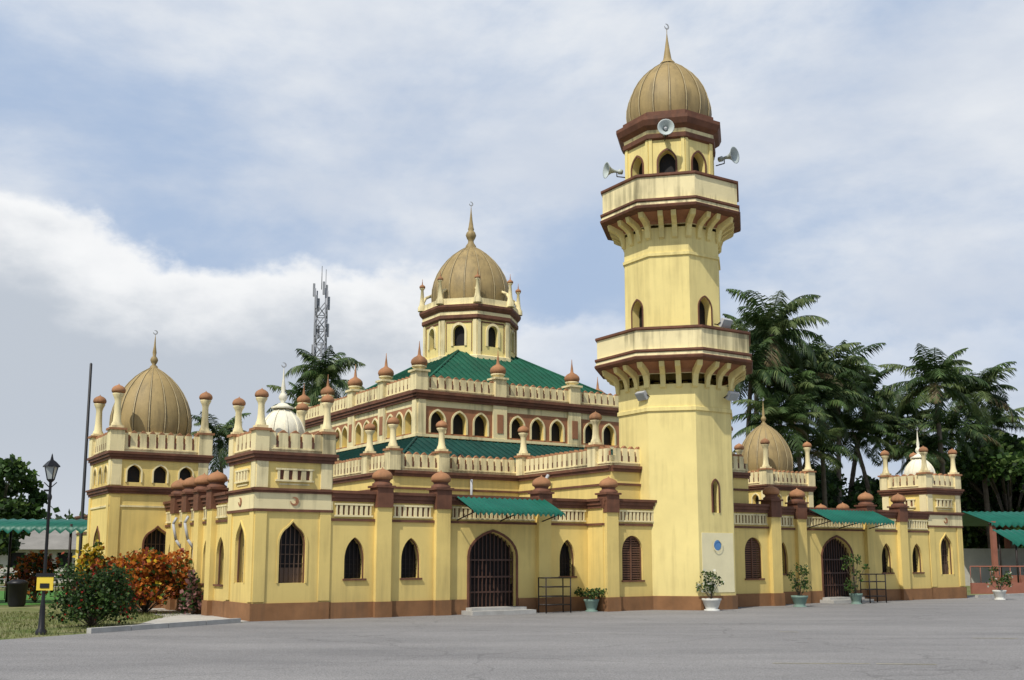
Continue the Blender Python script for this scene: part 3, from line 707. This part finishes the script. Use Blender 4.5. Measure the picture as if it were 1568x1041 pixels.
def tree(name,x,y,h,r,seed=1,nl=150,k=40,size=.35):
    random.seed(seed); m=MB(name); cl=[]
    m.lathe([(r*.09,0),(r*.06,h*.3),(r*.04,h*.6),(0,h*.75)],(0,0,0),8,'trunk')
    for i_ in range(k):
        a=random.random()*6.283; z=random.uniform(.3,.93); rr=r*math.sqrt(random.random())*math.sqrt(max(.1,1-((z-.6)/.42)**2))
        c=(rr*math.cos(a),rr*math.sin(a),z*h); s=r*random.uniform(.2,.34); cl.append((c,(s,s,s*.75)))
        m.tube([(0,0,h*.3),(c[0]*.5,c[1]*.5,z*h*.75),c],r*.012,'trunk',4)
    for c in cl: foliage(m,[c],nl,size,['leafdark','leafmid','leaflight'],random.choice([[5,3,.5],[2,5,1],[1,4,3]]),.4)
    return m.build(None,(x,y,0))
x,y=P(-5,62); tree('broadleaf_tree',x,y,7.3,2.6,3)
x,y=P(1550,82); tree('broadleaf_tree',x,y,11,5.5,5,200,56,.42)
x,y=P(1495,92); tree('broadleaf_tree',x,y,10.5,5.2,6,190,50,.45)
x,y=P(1600,86); tree('broadleaf_tree',x,y,11.5,5.5,16,170,46,.45)
x,y=P(1450,96); tree('broadleaf_tree',x,y,8.5,5,17,150,40,.45)
x,y=P(1335,80); tree('broadleaf_tree',x,y,7.5,4.5,8,150,40,.42)
x,y=P(1262,76); tree('broadleaf_tree',x,y,8.0,4.5,9,150,44,.42)
x,y=P(1410,86); tree('broadleaf_tree',x,y,7.6,4.5,10,140,36,.42)
x,y=P(1160,72); tree('broadleaf_tree',x,y,8.5,4,12,140,36,.42)
random.seed(20); tl=MB('distant_trees')
for i_ in range(70):
    a=R(-62+124*i_/69)+random.uniform(-.01,.01); d=random.uniform(120,160); X,Y=d*math.sin(a),d*math.cos(a)
    h=random.uniform(4.5,9); 
    for k in range(5):
        foliage(tl,[((X+random.uniform(-3,3),Y+random.uniform(-3,3),h*random.uniform(.2,.85)),(2.8,2.8,h*.28))],60,.9,['leafdark','leafmid','leaflight'],[4,4,1],.3)
tl.build()
# palms
def palm_mesh(seed,h,lean,nf=30,fl=3.5):
    random.seed(seed); m=MB('palm_tree')
    bx,by=lean
    pts=[]
    for i_ in range(9):
        t=i_/8; pts.append(Vector((bx*t**1.6,by*t**1.6,h*t)))
    for i_ in range(8):
        a,b_=pts[i_],pts[i_+1]; r=.2-.07*i_/8
        M=(b_-a).to_track_quat('Z','Y').to_matrix(); L_=(b_-a).length
        m.lathe([(r*1.05,0),(r*.93,L_*.5),(r,L_*.52),(r*.9,L_)],a,9,'trunk',True,M)
    top=pts[-1]
    for f in range(nf):
        az=f*2.39996+random.uniform(-.3,.3); el=R(random.uniform(55,85) if f<nf*.3 else (random.uniform(10,55) if f<nf*.68 else random.uniform(-55,10)))
        L_=fl*random.uniform(.72,1.18); n=20; p=top.copy(); droop=R(random.uniform(60,120))
        mt0='palmdry' if (f>nf*.93) else random.choices(['palmmid','palmdark','palmlight'],[4,3,2])[0]
        for s in range(n+1):
            t=s/n; ang=el-droop*t**1.5
            d=Vector((math.cos(az)*math.cos(ang),math.sin(az)*math.cos(ang),math.sin(ang)))
            side=Vector((-math.sin(az),math.cos(az),0))
            q_=p+d*(L_/n)
            m.add([p-side*.025,p+side*.025,q_+side*.025,q_-side*.025],[(0,1,2,3)],mt0)
            if t>.1:
                ll=.9*math.sin(math.pi*min(1,(t*.85+.13)))**.6*L_/3.4
                for sg in (-1,1):
                    for u in (0,.5):
                        mt=mt0 if random.random()<.75 else random.choice(['palmmid','palmlight'])
                        b0=p+d*(L_/n)*u
                        ld=(side*sg*.85+d*.5-Vector((0,0,1))*random.uniform(.15,.85)).normalized()
                        w=d*.05; lf=random.uniform(.7,1.12)
                        mid=b0+ld*ll*.55*lf; tip=b0+ld*ll*lf-Vector((0,0,.3*ll))
                        m.add([b0-w*.6,b0+w*.6,mid+w,mid-w],[(0,1,2,3)],mt); m.add([mid-w,mid+w,tip],[(0,1,2)],mt)
            p=q_
    for k in range(7):
        a=k*.9; m.lathe([(0,-.15),(.12,-.08),(.15,0),(.1,.1),(0,.15)],top+Vector((.25*math.cos(a),.25*math.sin(a),-.25)),7,'palmmid')
    return m
PM=[];LN=[(1.0,.3),(2.4,.6),(.4,-.8),(-1.8,1.0)]
for sd_,ln in zip((11,12,13,14),LN): PM.append(palm_mesh(sd_,14,ln).build())
first=[True]*4
def palm(px,py,Z,var,scale=1.,rot=0):
    k=(613-py)/1632; hh=Z*(k*.9893+.146)/(.9893-k*.146); top=hh+1.65
    X=(px-784)/1650*Z*(1+.1476*hh/Z)
    if first[var]: o=PM[var]; first[var]=False
    else:
        o=PM[var].copy(); sc.collection.objects.link(o)
    s=top/14; xy=scale*max(s,.8)
    lx,ly=LN[var]; c_,s_=math.cos(rot),math.sin(rot)
    o.rotation_euler=(0,0,rot); o.location=(X-xy*(lx*c_-ly*s_),Z-xy*(lx*s_+ly*c_),0)
    o.scale=(xy,xy,s)
    return o
palm(1182,512,68,0,.95,0); palm(1232,572,72,1,1.1,1); palm(1283,578,74,2,1.0,2); palm(1328,606,78,3,1.15,3)
palm(1432,588,72,1,1.15,4); palm(1494,608,80,2,1.2,5); palm(1390,640,85,0,1.2,.6); palm(1150,575,66,3,1.1,2.2); palm(1256,622,70,0,1.2,4.1)
palm(1195,650,64,2,1.3,1.4); palm(1360,668,80,2,1.25,.4); palm(1518,655,88,1,1.25,2.4)
palm(1210,610,67,3,1.1,5.4); palm(1305,660,75,1,1.25,3.4); palm(1160,540,74,1,1.0,.9); palm(1458,662,78,3,1.2,1.9); palm(1240,690,68,1,1.3,.2); palm(1412,690,74,3,1.1,4.6)
palm(500,585,85,2,.85,.5); palm(335,672,70,0,.95,3.4); palm(465,625,90,1,.9,5)

# ------------------------------------------------------------ lattice mast
X=(493-784)/1650*150*1.04
mast=MB('communications_mast'); 
w=.75
for z in range(0,38,2):
    for (a,b_) in (((-w,-w),(w,-w)),((w,-w),(w,w)),((w,w),(-w,w)),((-w,w),(-w,-w))):
        mast.tube([(a[0],a[1],z),(b_[0],b_[1],z+2)],.07,'steel',4); mast.tube([(b_[0],b_[1],z),(a[0],a[1],z+2)],.07,'steel',4); mast.tube([(a[0],a[1],z),(b_[0],b_[1],z)],.07,'steel',4)
for a in ((-w,-w),(w,-w),(w,w),(-w,w)): mast.tube([(a[0],a[1],0),(a[0],a[1],40)],.1,'steel',4)
for k,(zz) in enumerate((37,39.0,33,30)):
    for a in range(3):
        t=a*2.09+k; mast.box(1.1*math.cos(t)-.14,1.1*math.cos(t)+.14,1.1*math.sin(t)-.14,1.1*math.sin(t)+.14,zz,zz+1.9,'steel')
mast.tube([(0,0,40),(0,0,43.5)],.06,'steel',4); mast.tube([(.6,0,39),(.6,0,43)],.05,'steel',4)
mast.build(None,(X,150,0))
x,y=P(122,44); fp=MB('flagpole'); fp.lathe([(.1,0),(.1,.2),(.075,.25),(.055,9.7),(0,9.75)],(0,0,0),10,'black'); fp.build(None,(x,y,0))
lp=MB('street_lamp')
lp.lathe([(.12,0),(.12,.08),(.07,.14),(.055,.6),(.05,.65),(.038,.7),(.032,2.9),(.05,2.95),(.05,3.0),(.03,3.05),(.03,3.3),(.07,3.34),(.09,3.37)],(0,0,0),12,'black')
for k in range(4):
    a=R(45+90*k); b2=R(135+90*k)
    lp.tube([(.08*math.cos(a),.08*math.sin(a),3.37),(.15*math.cos(a),.15*math.sin(a),3.66)],.012,'black',5)
    lp.add([(.075*math.cos(a),.075*math.sin(a),3.37),(.075*math.cos(b2),.075*math.sin(b2),3.37),(.14*math.cos(b2),.14*math.sin(b2),3.66),(.14*math.cos(a),.14*math.sin(a),3.66)],[(0,1,2,3)],'glass')
lp.lathe([(.2,3.64),(.19,3.67),(.1,3.76),(.04,3.8),(.03,3.84),(.012,3.92),(0,3.95)],(0,0,0),4,'black',False)
lp.box(-.11,-.02,-.06,-.03,3.1,3.14,'black'); lp.tube([(-.14,0,3.3),(-.03,0,3.2)],.012,'black',5); lp.tube([(.14,0,3.3),(.03,0,3.2)],.012,'black',5)
x,y=P(70,23.6); lp.build(None,(x,y,0))
sg=MB('yellow_sign'); sg.box(-.16,.2,-.06,-.045,.95,1.3,'signyellow'); sg.box(-.18,.22,-.07,-.061,1.24,1.32,'black'); sg.box(-.08,.12,-.075,-.062,1.0,1.1,'black'); sg.box(-.03,.03,-.045,-.03,.9,1.3,'iron'); sg.build(None,(x+.02,y,0))
bn=MB('litter_bin'); bn.lathe([(.24,0),(.28,.1),(.32,.75),(.34,.76),(.34,.82),(.2,.9),(0,.92)],(0,0,0),16,'black'); x,y=P(30,37); bn.build(None,(x,y,0))
def potted(px,Z,h=1.1,potm='pot',r=.2,fl=True):
    m=MB('potted_plant')
    m.lathe([(r*.95,0),(r*.95,.04),(r*.7,.06),(r*.85,.12),(r*1.1,.3),(r*1.2,.33),(r*1.2,.38),(r*1.0,.38),(r*.9,.34),(0,.34)],(0,0,0),14,potm)
    for k in range(14):
        a=random.random()*6.28; l=random.uniform(.15,.42); z=random.uniform(.55,h)
        m.tube([(0,0,.33),(l*.4*math.cos(a),l*.4*math.sin(a),z*.7),(l*math.cos(a),l*math.sin(a),z)],.008,'trunk',4)
        foliage(m,[((l*math.cos(a),l*math.sin(a),z),(.13,.13,.13))],22,.09,['leafmid','leaflight','leafdark','whiteflower' if fl else 'leafmid'],[4,3,2,1.2])
    x,y=P(px,Z); return m.build(None,(x,y,0))
random.seed(5)
potted(1088,34.2,1.2,'pot',.26); potted(1222,36.8,1.4,'potgreen',.24,False); potted(1527,43,1.2,'pot',.22); potted(905,33.6,.6,'potgreen',.2,False); potted(1308,39,1.8,'potgreen',.2,False)
def rack(px,Z,w=.9):
    m=MB('shoe_rack')
    for x0 in (-w/2,w/2): 
        for yy in (-.2,.2): m.tube([(x0,yy,0),(x0,yy,1.05)],.022,'iron')
        m.tube([(x0,-.2,1.05),(x0,.2,1.05)],.022,'iron')
    for z in (.25,.5,.78,1.05):
        for yy in (-.2,0,.2): m.tube([(-w/2,yy,z),(w/2,yy,z)],.02,'iron')
    x,y=P(px,Z); return m.build(None,(x,y,0),AL)
rack(849,32.8); rack(1335,40.0)
def corr_roof(m,x0,x1,y0,y1,z0,z1,mt='awning',st=.09):
    n=int((x1-x0)/st); vs=[];fs=[]
    for i_ in range(n+1):
        x=x0+(x1-x0)*i_/n; w=.03*math.sin(i_*math.pi/2)
        vs+=[(x,y0,z0-.18+w*2.5),(x,y0,z0+w),(x,y1,z1+w)]
        if i_: o=3*(i_-1); fs+=[(o,o+3,o+4,o+1),(o+1,o+4,o+5,o+2)]
    m.add(vs,fs,mt,True)
cw=MB('covered_walkway')
corr_roof(cw,-14,0,-.2,2.6,2.75,3.1)
for x0 in (-13.5,-10.5,-7.5,-4.5,-1.5,-.3):
    for yy in (0,2.4): cw.tube([(x0,yy,0),(x0,yy,2.85)],.05,'iron')
cw.tube([(-14,0,2.7),(0,0,2.7)],.05,'iron'); cw.tube([(-14,2.4,3.0),(0,2.4,3.0)],.05,'iron')
x,y=P(172,38.5); cw.build(None,(x,y,0),R(4))
fe=MB('metal_fence')
for k in range(40): fe.tube([(-.5*k,0,0),(-.5*k,0,1.05)],.018,'iron',4)
for z in (.5,.8,1.05): fe.tube([(-20,0,z),(0,0,z)],.02,'grey',4)
x,y=P(165,43.5); fe.build(None,(x,y,0),R(2))
def house(name,px,Z,w,d,h,wallm,roofm,rot=0):
    m=MB(name)
    A=[(-w/2,-d/2),(w/2,-d/2),(w/2,d/2),(-w/2,d/2)]
    for i_ in range(4):
        P0,P1=A[i_],A[(i_+1)%4]; e,n,L=frm(P0,P1)
        ops=[dict(c=L*(k+.5)/max(1,int(L/2.5)),hw=.5,sill=1.0,spring=2.0,rise=.0,kind='flat') for k in range(max(1,int(L/2.5)))]
        wall(m,P0,P1,0,h,wallm,ops,depth=.15)
    o=.7
    m.add([(-w/2-o,-d/2-o,h-.1),(w/2+o,-d/2-o,h-.1),(w/2+o,0,h+1.3),(-w/2-o,0,h+1.3),(w/2+o,d/2+o,h-.1),(-w/2-o,d/2+o,h-.1)],[(0,1,2,3),(3,2,4,5)],roofm)
    m.add([(-w/2,-d/2,h),(-w/2,d/2,h),(-w/2,0,h+1.1)],[(0,1,2)],wallm); m.add([(w/2,-d/2,h),(w/2,d/2,h),(w/2,0,h+1.1)],[(0,1,2)],wallm)
    x,y=P(px,Z); return m.build(None,(x,y,0),rot)
house('bungalow',20,75,12,7,2.3,'housewall','flatroof',.1); house('bungalow',95,82,8,6,2.4,'housewall','redwall',-.1)
random.seed(31); hd=MB('garden_hedge')
for k in range(26): foliage(hd,[((-k*.9,random.uniform(-.3,.3),random.uniform(.4,1.3)),(.7,.6,.7))],60,.22,['leafdark','leafmid','redleaf'],[5,3,.6],.3)
x,y=P(180,56); hd.build(None,(x,y,0))
pv=MB('open_pavilion')
corr_roof(pv,0,16,-3,0,3.55,4.3); 
vs=[(0,0,4.3),(16,0,4.3),(16,3,3.55),(0,3,3.55)]; pv.add(vs,[(0,1,2,3)],'awning')
for x0 in range(0,17,4):
    for yy in (-2.7,2.7): pv.box(x0+.1,x0+.35,yy-.12,yy+.12,0,3.65,'redwall')
pv.tube([(0,-2.7,3.5),(16,-2.7,3.5)],.07,'iron'); pv.box(0,16,-2.75,-2.6,0,.7,'redwall'); pv.box(.2,15.8,2.5,2.6,0,2.2,'housewall')
x,y=P(1478,62); pv.build(None,(x,y,0),R(6))
cp=MB('entrance_canopy')
corr_roof(cp,0,8,-1.8,0,2.45,3.1)
for x0 in (.3,4,7.7):
    cp.tube([(x0,-1.6,0),(x0,-1.6,2.4)],.05,'iron'); cp.tube([(x0,-.1,0),(x0,-.1,3.0)],.05,'iron')
x,y=P(1522,56); cp.build(None,(x,y,0),R(6))
f2=MB('perimeter_fence'); f2.box(0,40,0,.15,0,.5,'redwall')
for k in range(81): f2.tube([(k*.5,.07,.5),(k*.5,.07,1.25)],.02,'redwall',4)
f2.tube([(0,.07,1.25),(40,.07,1.25)],.03,'redwall',4)
x,y=P(1486,50); f2.build(None,(x,y,0),R(8))
random.seed(9); gt=MB('grass_tufts')
for _ in range(12000):
    t=random.random(); s=random.random()
    X=-16.5+8.5*t; Y=19+14*s
    ex=-10.43+(Y-21.95)*.591
    if X>ex-.15 and Y<28: continue
    if Y>=24.6 and X>-9.6: continue
    a=random.random()*6.28; h=random.uniform(.03,.10); w=.012
    dx,dy=math.cos(a)*w,math.sin(a)*w; lx,ly=random.uniform(-.04,.04),random.uniform(-.04,.04)
    gt.add([(X-dx,Y-dy,0),(X+dx,Y+dy,0),(X+lx,Y+ly,h)],[(0,1,2)],'grassblade')
gt.build()

# ------------------------------------------------------------ light & sky
sd=Vector((-.42,-.68,1.08)).normalized()
sun=bpy.data.lights.new('sun','SUN'); sun.energy=3.75; sun.angle=R(.55); sun.color=(1,.95,.86)
so=bpy.data.objects.new('sun',sun); sc.collection.objects.link(so); so.rotation_euler=sd.to_track_quat('Z','Y').to_euler()
wd=bpy.data.worlds.new('World'); sc.world=wd; wd.use_nodes=True; nt=wd.node_tree; L=nt.links
bg=nt.nodes['Background']; bg.inputs[1].default_value=.1
sky=N(nt,'ShaderNodeTexSky',sky_type='NISHITA'); sky.sun_disc=False; sky.sun_elevation=math.asin(sd.z); sky.sun_rotation=math.atan2(sd.x,sd.y)
sky.air_density=1.1; sky.dust_density=2.0; sky.ozone_density=1.2
tc=N(nt,'ShaderNodeTexCoord'); sep=N(nt,'ShaderNodeSeparateXYZ'); L.new(tc.outputs['Generated'],sep.inputs[0])
def math_(op,a,b_=None,cl=False):
    n=N(nt,'ShaderNodeMath',operation=op); n.use_clamp=cl
    for i_,v in enumerate((a,b_)):
        if v is None: continue
        if isinstance(v,(int,float)): n.inputs[i_].default_value=v
        else: L.new(v,n.inputs[i_])
    return n.outputs[0]
def mrange(v,a,b_,c,d,sm=True):
    n=N(nt,'ShaderNodeMapRange'); n.interpolation_type='SMOOTHSTEP' if sm else 'LINEAR'
    L.new(v,n.inputs[0]); 
    for i_,k in enumerate((a,b_,c,d)): n.inputs[i_+1].default_value=k
    return n.outputs[0]
def noise(scale,detail,sx,sy,sz,off=(0,0,0),rough=.55,dist=0):
    mp=N(nt,'ShaderNodeMapping'); mp.inputs['Scale'].default_value=(sx,sy,sz); mp.inputs['Location'].default_value=off; L.new(tc.outputs['Generated'],mp.inputs[0])
    n=N(nt,'ShaderNodeTexNoise'); n.inputs['Scale'].default_value=scale; n.inputs['Detail'].default_value=detail; n.inputs['Roughness'].default_value=rough; n.inputs['Distortion'].default_value=dist
    L.new(mp.outputs[0],n.inputs['Vector']); return n.outputs['Fac']
x_,y_,z_=sep.outputs
nA=noise(6,9,1,1,1.5,(.3,0,.1)); nBn=noise(2.3,8,1,1,2.2,(3,1,2),.58,.15); nC=noise(9,7,1,1,2,(1,5,0)); nD=noise(3.5,6,1,1,2.2,(7,2,4))
edge=math_('SUBTRACT',.25,math_('MULTIPLY',x_,.14))
dd=math_('ADD',math_('SUBTRACT',edge,z_),math_('MULTIPLY',math_('SUBTRACT',nA,.5),.22))
bank=mrange(dd,-.004,.022,0,1); bank=math_('MULTIPLY',bank,mrange(x_,-.10,.16,1,.3))
shade=mrange(math_('ADD',dd,math_('MULTIPLY',math_('SUBTRACT',nC,.5),.16)),.0,.12,1,0)
wisp=mrange(nBn,.34,.58,0.15,.97)
wisp=math_('MULTIPLY',wisp,mrange(z_,.5,.75,1,.3)); wisp=math_('MULTIPLY',wisp,mrange(y_,-.3,.2,.5,1))
bank=math_('MULTIPLY',bank,mrange(y_,-.3,.2,.3,1))
def mixc(f,a,b_):
    n=N(nt,'ShaderNodeMix',data_type='RGBA'); L.new(f,n.inputs[0]) if not isinstance(f,float) else setattr(n.inputs[0],'default_value',f)
    for i_,v in ((6,a),(7,b_)):
        if isinstance(v,tuple): n.inputs[i_].default_value=(*v,1)
        else: L.new(v,n.inputs[i_])
    return n.outputs[2]
wcol=mixc(mrange(nD,.35,.65,0,1),(6.2,6.8,7.8),(8.1,8.4,8.8))
bluem=mixc(mrange(z_,.5,.8,.88,.0),sky.outputs[0],(3.9,5.2,7.4))
c1=mixc(wisp,bluem,wcol)
bcol=mixc(shade,(5.3,5.8,6.5),(9.3,9.4,9.5))
c2=mixc(bank,c1,bcol)
low=mrange(z_,.0,.12,.5,0)
c3=mixc(low,c2,(6.9,7.2,7.7))
L.new(c3,bg.inputs[0])
# ------------------------------------------------------------ camera
cd=bpy.data.cameras.new('camera'); cam=bpy.data.objects.new('camera',cd); sc.collection.objects.link(cam)
cam.location=(0,0,1.65); cam.rotation_euler=(R(90+8.4),0,0)
cd.sensor_width=36; cd.lens=1632/1568*36; cd.shift_y=92.5/1568; cd.clip_end=3000; cd.clip_start=.1
sc.camera=cam
sc.view_settings.view_transform='Standard'; sc.view_settings.look='None'; sc.view_settings.exposure=0
